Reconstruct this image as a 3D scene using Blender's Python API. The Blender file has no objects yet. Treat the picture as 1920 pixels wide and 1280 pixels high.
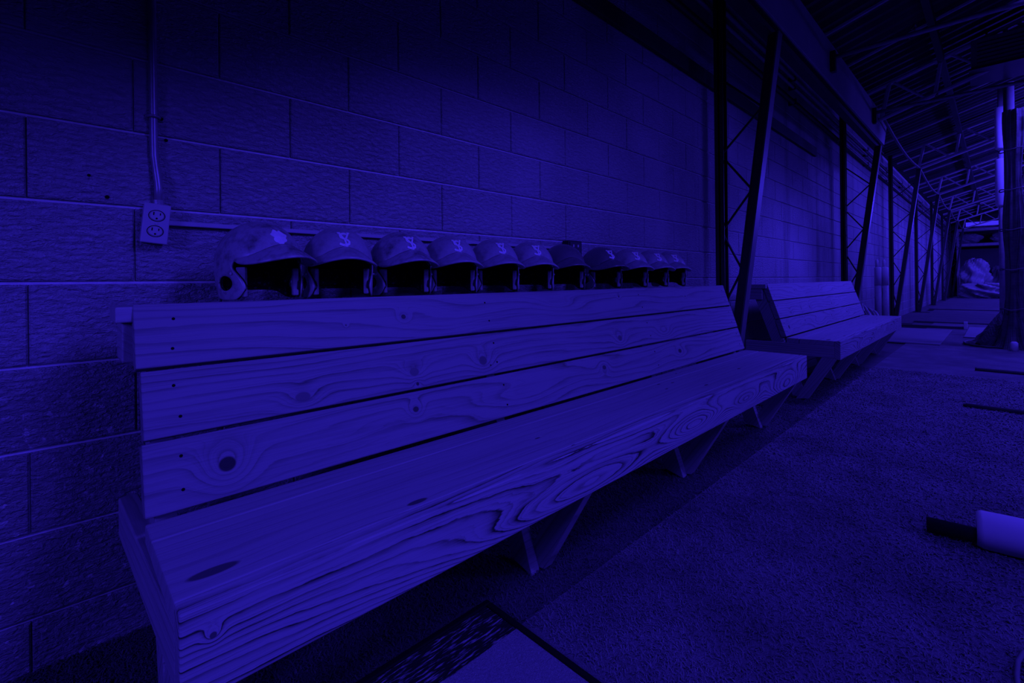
import bpy, bmesh, math, random
import numpy as np
from mathutils import Vector, Matrix

random.seed(4); rng = np.random.default_rng(4)
scene = bpy.context.scene
C = scene.collection
PI = math.pi

# ------------------------------------------------------------------ camera
# world axes: X runs along the block wall, the wall face is Y=0 (room on the -Y side), Z up, metres
F_PX, YAW, ROLL, CY, CAM_D, CAM_H = 881.0, 0.802217, -0.0111395, 527.58, 1.6226, 0.93
fw = Vector((math.cos(YAW), math.sin(YAW), 0)); rt = Vector((math.sin(YAW), -math.cos(YAW), 0)); up = Vector((0, 0, 1))
r2 = rt * math.cos(ROLL) + up * math.sin(ROLL); u2 = -rt * math.sin(ROLL) + up * math.cos(ROLL)
cd = bpy.data.cameras.new('camera'); cam = bpy.data.objects.new('camera', cd); C.objects.link(cam)
cd.sensor_width = 36; cd.lens = F_PX / 1920 * 36; cd.shift_y = (CY - 640) / 1920; cd.clip_start = .02
cam.matrix_world = Matrix.Translation((0, -CAM_D, CAM_H)) @ Matrix((r2, u2, -fw)).transposed().to_4x4()
scene.camera = cam

# ------------------------------------------------------------------ light
BLUE = (.052, .027, 1.0)                                   # overall blue tint put into the colour of every light
world = bpy.data.worlds.new('world'); scene.world = world; world.use_nodes = True
bg = world.node_tree.nodes['Background']; bg.inputs[0].default_value = (*BLUE, 1); bg.inputs[1].default_value = .02
vs = scene.view_settings
vs.view_transform = 'Standard'; vs.look = 'None'; vs.gamma = 1; vs.use_curve_mapping = False; vs.exposure = 0.0


def spot(name, loc, power, half, blend, radius=.25, tilt=(0, 0)):
    l = bpy.data.lights.new(name, 'SPOT'); l.energy = power; l.color = BLUE
    l.spot_size = 2 * math.radians(half); l.spot_blend = blend; l.shadow_soft_size = radius
    o = bpy.data.objects.new(name, l); C.objects.link(o); o.location = loc
    o.rotation_euler = (math.radians(tilt[0]), math.radians(tilt[1]), 0)
    return o


def point(name, loc, power, radius=.15):
    l = bpy.data.lights.new(name, 'POINT'); l.energy = power; l.color = BLUE; l.shadow_soft_size = radius
    o = bpy.data.objects.new(name, l); C.objects.link(o); o.location = loc
    return o


# added spots without fixtures, on the cage side of the aisle (out of frame, to the right of and behind the camera);
# cones tilted to darken the wall top, others fill the far bench and net
spot('added_spot', (.85, -2.1, 2.04), 78, 57, .16, .20, (24, -11))
spot('added_spot', (3.9, -4.6, 3.05), 270, 48.5, .16, .30, (35, 0))
spot('added_spot', (5.6, -2.9, 2.7), 75, 36, .3, .25, (8, -58))
spot('added_spot', (1.4, -5.6, 2.00), 165, 32, .12, .30, (52, 0))
spot('added_spot', (-2.0, -1.7, 1.60), 130, 29.5, .18, .30, (30, -50))
spot('added_spot', (5.3, -1.95, 3.0), 210, 50, .35, .30, (8, 0))
spot('added_spot', (8.6, -2.7, 3.5), 260, 80, .25, .30, (0, -8))
spot('added_spot', (13.0, -2.9, 3.6), 200, 80, .3, .3)
spot('added_spot', (18.0, -3.0, 3.6), 330, 80, .3, .3)
spot('added_spot', (24.0, -3.2, 3.6), 650, 80, .3, .3)
point('added_point', (12.5, -3.4, 2.6), 150)  # added points without fixtures, to brighten trusses and far bays
point('added_point', (17.0, -3.4, 2.6), 210)
point('added_point', (22.0, -3.6, 2.6), 210)
point('added_point', (27.0, -3.4, 2.6), 140)


# ------------------------------------------------------------------ materials
class NT:
    """small helper around a node tree"""
    def __init__(s, name, rough=.7, spec=.3):
        s.m = bpy.data.materials.new(name); s.m.use_nodes = True; s.t = s.m.node_tree
        s.b = s.t.nodes['Principled BSDF']; s.b.inputs['Roughness'].default_value = rough
        s.b.inputs['Specular IOR Level'].default_value = spec

    def n(s, kind, **k):
        x = s.t.nodes.new(kind)
        for a, v in k.items(): setattr(x, a, v)
        return x

    def link(s, a, b): s.t.links.new(a, b)

    def put(s, sock, v):
        if isinstance(v, bpy.types.NodeSocket): s.link(v, sock)
        else: sock.default_value = v

    def math(s, op, a, b=0., c=None, clamp=False):
        x = s.n('ShaderNodeMath', operation=op, use_clamp=clamp)
        s.put(x.inputs[0], a); s.put(x.inputs[1], b)
        if c is not None: s.put(x.inputs[2], c)
        return x.outputs[0]

    def sep(s, v):
        x = s.n('ShaderNodeSeparateXYZ'); s.link(v, x.inputs[0]); return x.outputs

    def comb(s, a, b, c):
        x = s.n('ShaderNodeCombineXYZ')
        for i, v in enumerate((a, b, c)): s.put(x.inputs[i], v)
        return x.outputs[0]

    def noise(s, vec, scale=5., detail=3., rough=.5, dist=0.):
        x = s.n('ShaderNodeTexNoise'); s.link(vec, x.inputs['Vector'])
        x.inputs['Scale'].default_value = scale; x.inputs['Detail'].default_value = detail
        x.inputs['Roughness'].default_value = rough; x.inputs['Distortion'].default_value = dist
        return x.outputs[0]

    def maprange(s, v, a, b, c, d, smooth=False):
        x = s.n('ShaderNodeMapRange'); x.clamp = True
        if smooth: x.interpolation_type = 'SMOOTHSTEP'
        for i, q in enumerate((v, a, b, c, d)): s.put(x.inputs[i], q)
        return x.outputs[0]

    def grey(s, v):
        x = s.n('ShaderNodeCombineColor')
        for i in range(3): s.put(x.inputs[i], v)
        return x.outputs[0]

    def color(s, v): s.put(s.b.inputs['Base Color'], s.grey(v))

    def bump(s, h, strength=.5, dist=.01):
        x = s.n('ShaderNodeBump'); x.inputs['Strength'].default_value = strength; x.inputs['Distance'].default_value = dist
        s.link(h, x.inputs['Height']); s.link(x.outputs[0], s.b.inputs['Normal'])

    def coord(s, which='Object'):
        return s.n('ShaderNodeTexCoord').outputs[which]

    def position(s): return s.n('ShaderNodeNewGeometry').outputs['Position']


def plain(name, v, rough=.6, spec=.3, metal=0., var=.12, scale=30, bump=0.):
    k = NT(name, rough, spec); k.b.inputs['Metallic'].default_value = metal
    c = k.coord(); f = k.noise(c, scale, 4, .6)
    k.color(k.maprange(f, .25, .75, v * (1 - var), v * (1 + var)))
    if bump: k.bump(f, bump, .005)
    return k.m


def wood(name, seed, knots=(), freq=55., wob=.05, contrast=.5, base=.285, halfw=.07):
    """pine board: rings run along local x and bend around knots (x, y, size, stretch, lift, core)"""
    k = NT(name, .55, .25)
    c = k.coord(); x, y, z = k.sep(c)
    rnd = k.n('ShaderNodeObjectInfo').outputs['Random']
    off = k.math('MULTIPLY_ADD', rnd, 13.0, seed * 3.7) if not knots else k.math('ADD', seed * 3.7, 0)
    v = k.math('MULTIPLY_ADD', z, .7, y)
    n1 = k.noise(k.comb(k.math('MULTIPLY_ADD', x, .8, off), k.math('MULTIPLY', v, 5.), off), 1., 2, .5)
    f = k.math('MULTIPLY_ADD', k.math('SUBTRACT', n1, .5), wob * 4, v)
    n2 = k.noise(k.comb(k.math('MULTIPLY_ADD', x, 9., off), k.math('MULTIPLY', v, 40.), off), 1., 4, .6)
    f = k.math('MULTIPLY_ADD', k.math('SUBTRACT', n2, .5), .010, f)
    core = None
    for (kx, ky, s, st, lift, dark) in knots:
        dx = k.math('MULTIPLY', k.math('SUBTRACT', x, kx), 1 / (s * st)); dy = k.math('MULTIPLY', k.math('SUBTRACT', y, ky), 1 / s)
        r = k.math('MULTIPLY_ADD', dx, dx, k.math('MULTIPLY', dy, dy))
        e = k.math('EXPONENT', k.math('MULTIPLY', r, -1.))
        f = k.math('MULTIPLY_ADD', e, lift, f)
        if dark > 0:
            q = k.maprange(r, .10, .17, dark, 0.)
            core = q if core is None else k.math('MAXIMUM', core, q)
    ph = k.math('MULTIPLY', f, freq)
    fr = k.math('FRACT', ph)
    ring = k.math('MULTIPLY', k.math('POWER', fr, 3.5), k.maprange(fr, .93, 1., 1., 0.))
    wide = k.noise(k.comb(k.math('MULTIPLY_ADD', x, .6, off), k.math('MULTIPLY', v, 14.), 3.), 1., 2, .5)
    fade = k.noise(k.comb(k.math('MULTIPLY_ADD', x, 3.1, off), k.math('MULTIPLY', f, 55.), 7.), 1., 3, .6)
    ring = k.math('MULTIPLY', ring, k.math('MULTIPLY', k.maprange(wide, .3, .6, .45, 1.15), k.maprange(fade, .3, .62, .25, 1.15)))
    fr2 = k.math('FRACT', k.math('MULTIPLY', f, freq * 3.3)); fine = k.math('MULTIPLY', k.math('POWER', fr2, 2.5), k.maprange(fade, .42, .62, 0., .42))
    ring = k.math('MAXIMUM', ring, fine)
    blot = k.noise(k.comb(k.math('MULTIPLY_ADD', x, 2.2, off), k.math('MULTIPLY', v, 22.), 1.), 1., 4, .65)
    fib = k.noise(k.comb(k.math('MULTIPLY_ADD', x, 4., off), k.math('MULTIPLY', v, 320.), k.math('MULTIPLY', z, 300.)), 1., 3, .6)
    d = k.math('MULTIPLY_ADD', k.math('SUBTRACT', fib, .5), .50, k.math('MULTIPLY', ring, contrast * 1.6))
    d = k.math('MULTIPLY_ADD', k.math('SUBTRACT', blot, .5), .42, d)
    d = k.math('MULTIPLY_ADD', k.math('SUBTRACT', wide, .5), -.35, d)
    if core is not None: d = k.math('MAXIMUM', d, core)
    d = k.math('MINIMUM', d, .93)
    k.color(k.math('MULTIPLY', k.math('SUBTRACT', 1., d), base))
    h = k.math('MULTIPLY_ADD', fib, .3, k.math('MULTIPLY', ring, -.8))
    k.bump(h, .25, .002)
    return k.m


def mat_block():
    k = NT('painted_block', .5, .35)
    p = k.position(); x, y, z = k.sep(p)
    # brushed, wrinkled masonry paint over coarse block
    w = k.noise(k.comb(k.math('MULTIPLY', x, 42.), k.math('MULTIPLY', y, 42.), k.math('MULTIPLY', z, 100.)), 1., 4, .62, .6)
    g = k.noise(p, 140., 3, .6)
    big = k.noise(p, 2.2, 4, .6)
    rough_zone = k.maprange(k.noise(p, .9, 2, .5), .35, .62, .45, 1.)
    streak = k.noise(k.comb(k.math('MULTIPLY', x, 3.2), 0., k.math('MULTIPLY', z, .35)), 1., 4, .65)
    far = k.maprange(x, 2.6, 5., 0., 1.)
    s = k.math('MULTIPLY', k.maprange(streak, .50, .66, 0., .42), far)
    chip = k.math('MULTIPLY', k.maprange(k.noise(p, 46., 3, .55), .62, .66, 0., 1.), k.maprange(z, .55, .80, 1., 0.))
    v = k.math('MULTIPLY_ADD', k.math('SUBTRACT', big, .5), .16, .44)
    v = k.math('MULTIPLY_ADD', k.math('SUBTRACT', w, .5), .12, v)
    v = k.math('MULTIPLY', v, k.math('SUBTRACT', 1., s))
    v = k.math('MULTIPLY', v, k.maprange(z, .60, .80, .72, 1.))     # the lower courses are darker
    v = k.math('MULTIPLY_ADD', chip, .30, v)
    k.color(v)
    h = k.math('MULTIPLY', k.math('MULTIPLY_ADD', g, .25, w), rough_zone)
    k.bump(h, 1.0, .030)
    return k.m


def mat_turf(name, v, patch=.35):
    k = NT(name, .9, .1)
    p = k.position()
    n = k.noise(p, 3.5, 4, .6); m = k.noise(p, 220., 3, .7, 1.2); q = k.noise(p, 60., 3, .6)
    a = k.math('MULTIPLY_ADD', k.math('SUBTRACT', n, .5), patch * 2.4, 1.)
    b = k.math('MULTIPLY_ADD', k.math('SUBTRACT', m, .5), 1.3, 1.)
    k.color(k.math('MULTIPLY', k.math('MULTIPLY', a, b), v))
    k.bump(k.math('MULTIPLY_ADD', q, .6, m), .8, .008)
    return k.m


def mat_emit(name, strength):
    k = NT(name); k.b.inputs['Base Color'].default_value = (0, 0, 0, 1)
    k.b.inputs['Emission Color'].default_value = (*BLUE, 1); k.b.inputs['Emission Strength'].default_value = strength
    return k.m


def mat_helmet(name, v, rough, scuff):
    k = NT(name, rough, .6)
    c = k.coord(); n = k.noise(c, 22., 5, .65); q = k.noise(c, 70., 4, .6)
    s = k.maprange(n, .48, .72, 0., scuff)
    k.color(k.math('MULTIPLY', k.math('SUBTRACT', 1., s), k.maprange(q, .3, .7, v * .9, v * 1.08)))
    k.put(k.b.inputs['Roughness'], k.maprange(n, .4, .7, rough, min(.7, rough + .3)))
    k.b.inputs['Coat Weight'].default_value = .3; k.b.inputs['Coat Roughness'].default_value = .25
    return k.m


def mat_liner():
    k = NT('liner_foam', .9, .1)
    c = k.coord(); x = k.n('ShaderNodeTexVoronoi'); k.link(c, x.inputs['Vector']); x.inputs['Scale'].default_value = 70
    k.color(k.maprange(x.outputs['Distance'], .22, .30, .09, .022))
    return k.m


def mat_net(name, v, scale, line=.22):
    k = NT(name, .9, .1)
    x, y, z = k.sep(k.coord()); a = k.math('ARCTAN2', y, x)
    g1 = k.math('FRACT', k.math('MULTIPLY', z, scale)); g2 = k.math('FRACT', k.math('MULTIPLY', a, scale * .16))
    l = k.math('MAXIMUM', k.math('LESS_THAN', g1, line), k.math('LESS_THAN', g2, line))
    n = k.noise(k.coord(), 9., 3, .6)
    k.color(k.math('MULTIPLY_ADD', l, v * .7, k.math('MULTIPLY', n, v * 1.1)))
    k.bump(l, .4, .004)
    return k.m


def mat_roof():
    k = NT('roof_sheet', .7, .3)
    p = k.position(); n = k.noise(p, 1.3, 4, .6)
    k.color(k.maprange(n, .3, .7, .018, .06))
    return k.m


def mat_ridges():
    k = NT('ridged_rubber_mat', .8, .3)
    p = k.position(); x, y, z = k.sep(p)
    r = k.noise(k.comb(k.math('MULTIPLY', x, 22.), k.math('MULTIPLY', y, 150.), 0.), 1., 3, .6)
    k.color(k.math('ADD', .012, k.maprange(r, .52, .68, 0., .42)))
    k.bump(r, .8, .006)
    return k.m


M = dict(
    block=mat_block(), mortar=plain('mortar', .66, .8, .2, 0, .15, 60, .3),
    turf_wall=mat_turf('dark_shaded_turf', .135, .30), turf=mat_turf('green_turf', .215, .55), fibre=mat_turf('turf_fibre', .28, .55), fibre_shaded=mat_turf('dark_shaded_fibre', .16, .35),  # wall strip's turf and fibre carry the bench's shade in their dark colour
    steel=plain('black_steel', .035, .45, .5, 0, .3, 8), steel_light=plain('grey_steel', .42, .5, .4, 0, .25, 10),
    galv=plain('galvanised_pipe', .34, .38, .5, .35, .2, 25), dark=plain('dark_beam', .03, .7, .3, 0, .3, 6),
    plywood=plain('soffit_board', .42, .7, .2, 0, .14, 3), roof=mat_roof(), outlet=plain('outlet_cover', .42, .45, .4, 0, .06, 12),
    black=plain('black_plastic', .014, .45, .5), slot=plain('slot_black', .006, .8, .1),
    rim=plain('mat_rim', .007, .7, .2), matcentre=mat_turf('mat_carpet', .36, .2), ridges=mat_ridges(),
    foam=plain('pale_foam', .80, .7, .2, 0, .05, 8), white=plain('pale_plastic', .70, .5, .3, 0, .06, 8),
    liner=mat_liner(), pad=plain('pad_foam', .30, .8, .2, 0, .2, 60), decal=plain('decal_vinyl', .78, .4, .4, 0, .1, 60),
    net=mat_net('gathered_net', .20, 52., .16), cord=plain('net_cord', .20, .8, .2), tarp=plain('tarp', .30, .5, .4, 0, .5, 2.5, 1.),
    tarp_dark=plain('dark_tarp', .10, .6, .4, 0, .4, 3, .5), panelboard=plain('pale_board', .30, .7, .2, 0, .08, 3),
    concrete=plain('far_floor', .10, .85, .2, 0, .2, 2), farwall=plain('far_wall', .09, .8, .2, 0, .2, 1.5),
    window=mat_emit('lit_window', .9),
)
M['flange'] = plain('lit_flange', .15, .4, .5, 0, .3, 6)  # front face of the black posts, falling light put into its paler colour
M['truss'] = plain('truss_paint', .62, .5, .4, 0, .2, 6)
M['galv_dark'] = plain('dark_pipe', .10, .5)
M['wood'] = wood('pine_frame', 1., (), 50., .03, .35, .38)


# ------------------------------------------------------------------ mesh helpers
def tag(o, label=None, cat=None, group=None, kind=None):
    if label: o['label'] = label
    if cat: o['category'] = cat
    if group: o['group'] = group
    if kind: o['kind'] = kind
    return o


def thing(name, loc, label, cat, group=None, rz=0):
    o = bpy.data.objects.new(name, None); C.objects.link(o); o.location = loc; o.rotation_euler = (0, 0, rz)
    o.empty_display_size = .1
    return tag(o, label, cat, group)


def link_mesh(name, me, parent=None):
    o = bpy.data.objects.new(name, me); C.objects.link(o)
    if parent: o.parent = parent
    return o


def mesh(name, vs_, fs, mat, parent=None, smooth=False, bevel=0., seg=2):
    me = bpy.data.meshes.new(name); me.from_pydata([tuple(v) for v in vs_], [], fs)
    bm = bmesh.new(); bm.from_mesh(me); bmesh.ops.recalc_face_normals(bm, faces=bm.faces); bm.to_mesh(me); bm.free()
    me.materials.append(mat)
    if smooth: me.polygons.foreach_set('use_smooth', [True] * len(me.polygons))
    o = link_mesh(name, me, parent)
    if bevel:
        b = o.modifiers.new('bevel', 'BEVEL'); b.width = bevel; b.segments = seg; b.limit_method = 'ANGLE'
    return o


class MB:
    def __init__(s): s.v = []; s.f = []

    def add(s, v, f):
        k = len(s.v); s.v += [tuple(q) for q in v]; s.f += [tuple(i + k for i in q) for q in f]; return s

    def box(s, a, b):
        (x0, y0, z0), (x1, y1, z1) = a, b
        return s.add([(x0, y0, z0), (x1, y0, z0), (x1, y1, z0), (x0, y1, z0), (x0, y0, z1), (x1, y0, z1), (x1, y1, z1), (x0, y1, z1)],
                     [(0, 3, 2, 1), (4, 5, 6, 7), (0, 1, 5, 4), (1, 2, 6, 5), (2, 3, 7, 6), (3, 0, 4, 7)])

    def bar(s, p0, p1, w, t, side=(1, 0, 0)):
        """box along p0-p1; t measured along 'side', w across"""
        p0, p1 = Vector(p0), Vector(p1); d = (p1 - p0).normalized(); a = Vector(side); a = (a - d * a.dot(d)).normalized(); b = d.cross(a)
        v = [p + a * (i * t / 2) + b * (j * w / 2) for p in (p0, p1) for i, j in ((-1, -1), (1, -1), (1, 1), (-1, 1))]
        return s.add(v, [(0, 3, 2, 1), (4, 5, 6, 7), (0, 1, 5, 4), (1, 2, 6, 5), (2, 3, 7, 6), (3, 0, 4, 7)])

    def tube(s, pts, r, n=10, cap=True):
        pts = [Vector(p) for p in pts]; rs = r if isinstance(r, (list, tuple)) else [r] * len(pts)
        k0 = []; up_ = Vector((.13, .31, .94)).normalized()
        for i, p in enumerate(pts):
            d = (pts[min(i + 1, len(pts) - 1)] - pts[max(i - 1, 0)]).normalized()
            if abs(d.dot(up_)) > .98: a = d.cross(Vector((1, 0, 0))).normalized()
            else: a = d.cross(up_).normalized()
            b = d.cross(a)
            k0 += [p + (a * math.cos(q) + b * math.sin(q)) * rs[i] for q in (2 * PI * j / n for j in range(n))]
        f = [(i * n + j, i * n + (j + 1) % n, (i + 1) * n + (j + 1) % n, (i + 1) * n + j) for i in range(len(pts) - 1) for j in range(n)]
        if cap: f += [tuple(range(n))[::-1], tuple((len(pts) - 1) * n + j for j in range(n))]
        return s.add(k0, f)

    def build(s, name, mat, parent=None, smooth=False, bevel=0.):
        return mesh(name, s.v, s.f, mat, parent, smooth, bevel)


def board(name, p0, p1, width, thick, normal, mat, parent, bevel=.003):
    """a timber as its own object: local x along the grain, y across, z = face normal"""
    p0, p1 = Vector(p0), Vector(p1); L = (p1 - p0).length; x = (p1 - p0).normalized(); z = Vector(normal)
    z = (z - x * z.dot(x)).normalized(); y = z.cross(x)
    o = MB().box((-L / 2, -width / 2, -thick / 2), (L / 2, width / 2, thick / 2)).build(name, mat, parent, False, bevel)
    o.matrix_local = Matrix.Translation((p0 + p1) / 2) @ Matrix((x, y, z)).transposed().to_4x4()
    return o


def copy_tree(o, parent=None):
    c = o.copy(); C.objects.link(c); c.parent = parent
    for ch in list(o.children): copy_tree(ch, c)
    return c


# ------------------------------------------------------------------ setting: floor, walls, roof
XE = 32.0                                                    # far end of the hall
fl = MB().box((-3, -7.5, -.25), (XE, .25, -.002)).build('floor', M['concrete']); tag(fl, kind='structure')
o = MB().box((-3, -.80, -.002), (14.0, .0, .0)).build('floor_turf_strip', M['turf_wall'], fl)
tf = MB().box((-3, -7.4, -.002), (12.6, -.728, .012)).build('floor_turf_sheet', M['turf'], fl)
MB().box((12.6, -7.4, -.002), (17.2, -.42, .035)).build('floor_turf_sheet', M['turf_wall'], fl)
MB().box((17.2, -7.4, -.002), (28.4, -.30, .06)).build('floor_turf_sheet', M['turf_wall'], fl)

ROOF0, RSL = 3.44, .30
def roofz(y): return ROOF0 - RSL * y

BH, BL, JZ, JX = .2032, .4064, 1.143, -.052                   # course height, block length, a bed joint, a head joint
wl = MB().box((-3, .0105, -.25), (XE, .25, ROOF0)).build('wall_left', M['mortar']); tag(wl, kind='structure')


def block_mesh(L, h):
    x, z, c, d, g = L / 2, h / 2, .0045, .006, .06
    q = .003
    v = [(-x, 0, -z), (x, 0, -z), (x, 0, z), (-x, 0, z), (-x, -d, -z), (x, -d, -z), (x, -d, z), (-x, -d, z)]
    v = [(-x, .014, -z), (x, .014, -z), (x, .014, z), (-x, .014, z),
         (-x, .0035, -z), (x, .0035, -z), (x, .0035, z), (-x, .0035, z),
         (-x + q, 0, -z + c), (x - q, 0, -z + c), (x - q, 0, z - c), (-x + q, 0, z - c)]
    f = [(8, 9, 10, 11)]
    for i in range(4):
        j = (i + 1) % 4
        f += [(4 + i, 4 + j, 8 + j, 8 + i), (i, j, 4 + j, 4 + i)]
    return v, f


BV, BF = block_mesh(BL - .0028, BH - .0085)
bme = bpy.data.meshes.new('block'); bme.from_pydata(BV, [], BF); bme.materials.append(M['block'])
bb = bmesh.new(); bb.from_mesh(bme); bmesh.ops.recalc_face_normals(bb, faces=bb.faces); bb.to_mesh(bme); bb.free()
cells = []
for k in range(-6, 12):
    zc = JZ + (k + .5) * BH
    if zc + BH / 2 > ROOF0 + .02 or zc + BH / 2 < .02: continue
    n0 = -7
    for i in range(n0, int((XE + 1) / BL)):
        xc = JX + (i + .5 + (0 if k % 2 == 0 else .5)) * BL
        if xc + BL / 2 > XE: continue
        v = Vector((xc, CAM_D, zc - CAM_H)); dp = v.dot(fw); px = py = None
        if dp > .2:
            px = 960 + F_PX * v.dot(r2) / dp; py = CY - F_PX * v.dot(u2) / dp
        seen = px is not None and -230 < px < 1900 and -120 < py < 1400
        cells.append((0 if seen else 1, -(1 / dp if dp > .2 else 0), xc, zc))
cells.sort()
rest = MB()
for i, (s, d, xc, zc) in enumerate(cells):
    dy = random.uniform(-.0012, .0012)
    if i < 300 and s == 0:
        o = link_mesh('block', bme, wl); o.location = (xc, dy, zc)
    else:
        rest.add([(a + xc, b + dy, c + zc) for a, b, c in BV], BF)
o = rest.build('block_courses', M['block'], wl); tag(o, kind='stuff')

# far, back and right walls and the sheet roof (they close the hall)
wf = MB().box((XE, -7.5, -.25), (XE + .2, .25, 6.2)).build('wall_far', M['farwall']); tag(wf, kind='structure')
wr = MB().box((-3, -7.7, -.25), (XE, -7.5, 6.2)).build('wall_right', M['farwall']); tag(wr, kind='structure')
wb = MB().box((-3.2, -7.5, -.25), (-3, .25, 6.2)).build('wall_back', M['farwall']); tag(wb, kind='structure')
rv, rf = [], []; NX = int((XE + 3) / .05); 
for i in range(NX + 1):
    x = -3 + i * .05; dz = (0, 0, .035, .035)[i % 4]
    rv += [(x, .25, roofz(.25) + dz), (x, -7.6, roofz(-7.6) + dz)]
for i in range(NX): rf.append((2 * i, 2 * i + 1, 2 * i + 3, 2 * i + 2))
ce = mesh('ceiling', rv, rf, M['roof']); tag(ce, kind='structure')

# lit strip window high in the far gable and one lower pane
win = MB().box((XE - .03, -1.85, 3.36), (XE - .012, -.55, 3.56)).build('window_1', M['window']); tag(win, kind='structure')
MB().box((XE - .05, -1.90, 3.32), (XE - .001, -1.851, 3.60)).box((XE - .05, -.549, 3.32), (XE - .001, -.50, 3.60)).build('window_frame', M['steel_light'], win)


# ------------------------------------------------------------------ benches
def inner(kn, x0, off=0): return [(a - x0, b + off, s, st, l, dk) for a, b, s, st, l, dk in kn]


X0, X1 = .118, 3.23; XM = (X0 + X1) / 2
wm = {
    'top': wood('pine_back_top', 2, [(.765 - XM, .003, .020, 1.1, .05, .80), (1.956 - XM, .03, .014, 1., .03, .8), (2.637 - XM, .01, .014, 1., .03, .85),
                                     (1.5 - XM, .01, .03, 4., .03, 0), (.58 - XM, -.01, .008, 1., .01, .6)], 34, .05, .36),
    'mid': wood('pine_back_mid', 3, [(.435 - XM, -.037, .034, 1.5, .035, .50), (.761 - XM, -.02, .036, 1.2, .03, .48), (.765 - XM, -.057, .014, 1., -.03, .85),
                                     (1.031 - XM, -.02, .042, 1.1, .05, .60), (1.862 - XM, -.02, .036, 1.2, .045, .6), (2.274 - XM, -.02, .03, 2.6, .06, 0), (1.06 - XM, -.04, .010, 1., 0, .85)], 46, .04, .46),
    'low': wood('pine_back_low', 5, [(.264 - XM, -.004, .042, 1.1, .10, .90), (.748 - XM, .02, .022, 1.2, .07, .8), (1.689 - XM, .015, .026, 1.4, -.06, .72),
                                     (2.378 - XM, .01, .028, 1.6, .06, .85), (1.2 - XM, -.02, .05, 5., .04, 0)], 38, .05, .42),
    'seat': wood('pine_seat', 7, [(.178 - XM, -.065, .034, 3.0, .02, .75), (.544 - XM, -.095, .022, 3.0, .02, .78), (1.017 - XM, -.003, .010, 3.0, .01, .8), (1.047 - XM, -.116, .012, 3., .01, .85),
                                  (1.916 - XM, .098, .012, 3., .01, .8), (1.99 - XM, .07, .011, 3.4, .01, .85), (2.047 - XM, -.058, .012, 4., .01, .9), (1.86 - XM, .03, .010, 3., .0, .85), (2.533 - XM, -.017, .016, 2.6, .01, .9)], 30, .035, .20, .385),
    'slat': wood('pine_seat_slat', 8, [(2.2 - XM, .0, .01, 3., .01, .8)], 44, .03, .20, .375),
    'face': wood('pine_fascia', 9, [(1.05 - XM, -.05, .060, 9., .13, 0), (1.75 - XM, -.02, .045, 5., .12, 0), (2.25 - XM, -.02, .040, 4.5, .10, 0), (2.85 - XM, -.06, .085, 3.5, .14, 0),
                                    (.158 - XM, .02, .013, 1., .02, .75)], 74, .035, .80, .42),
    'shelf': wood('pine_shelf', 11, [(1.0 - XM, 0., .02, 2., .02, .5)], 44, .03, .3, .40),
}
B0 = Vector((.1, -.5, 0))                                    # base of the first bench


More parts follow.
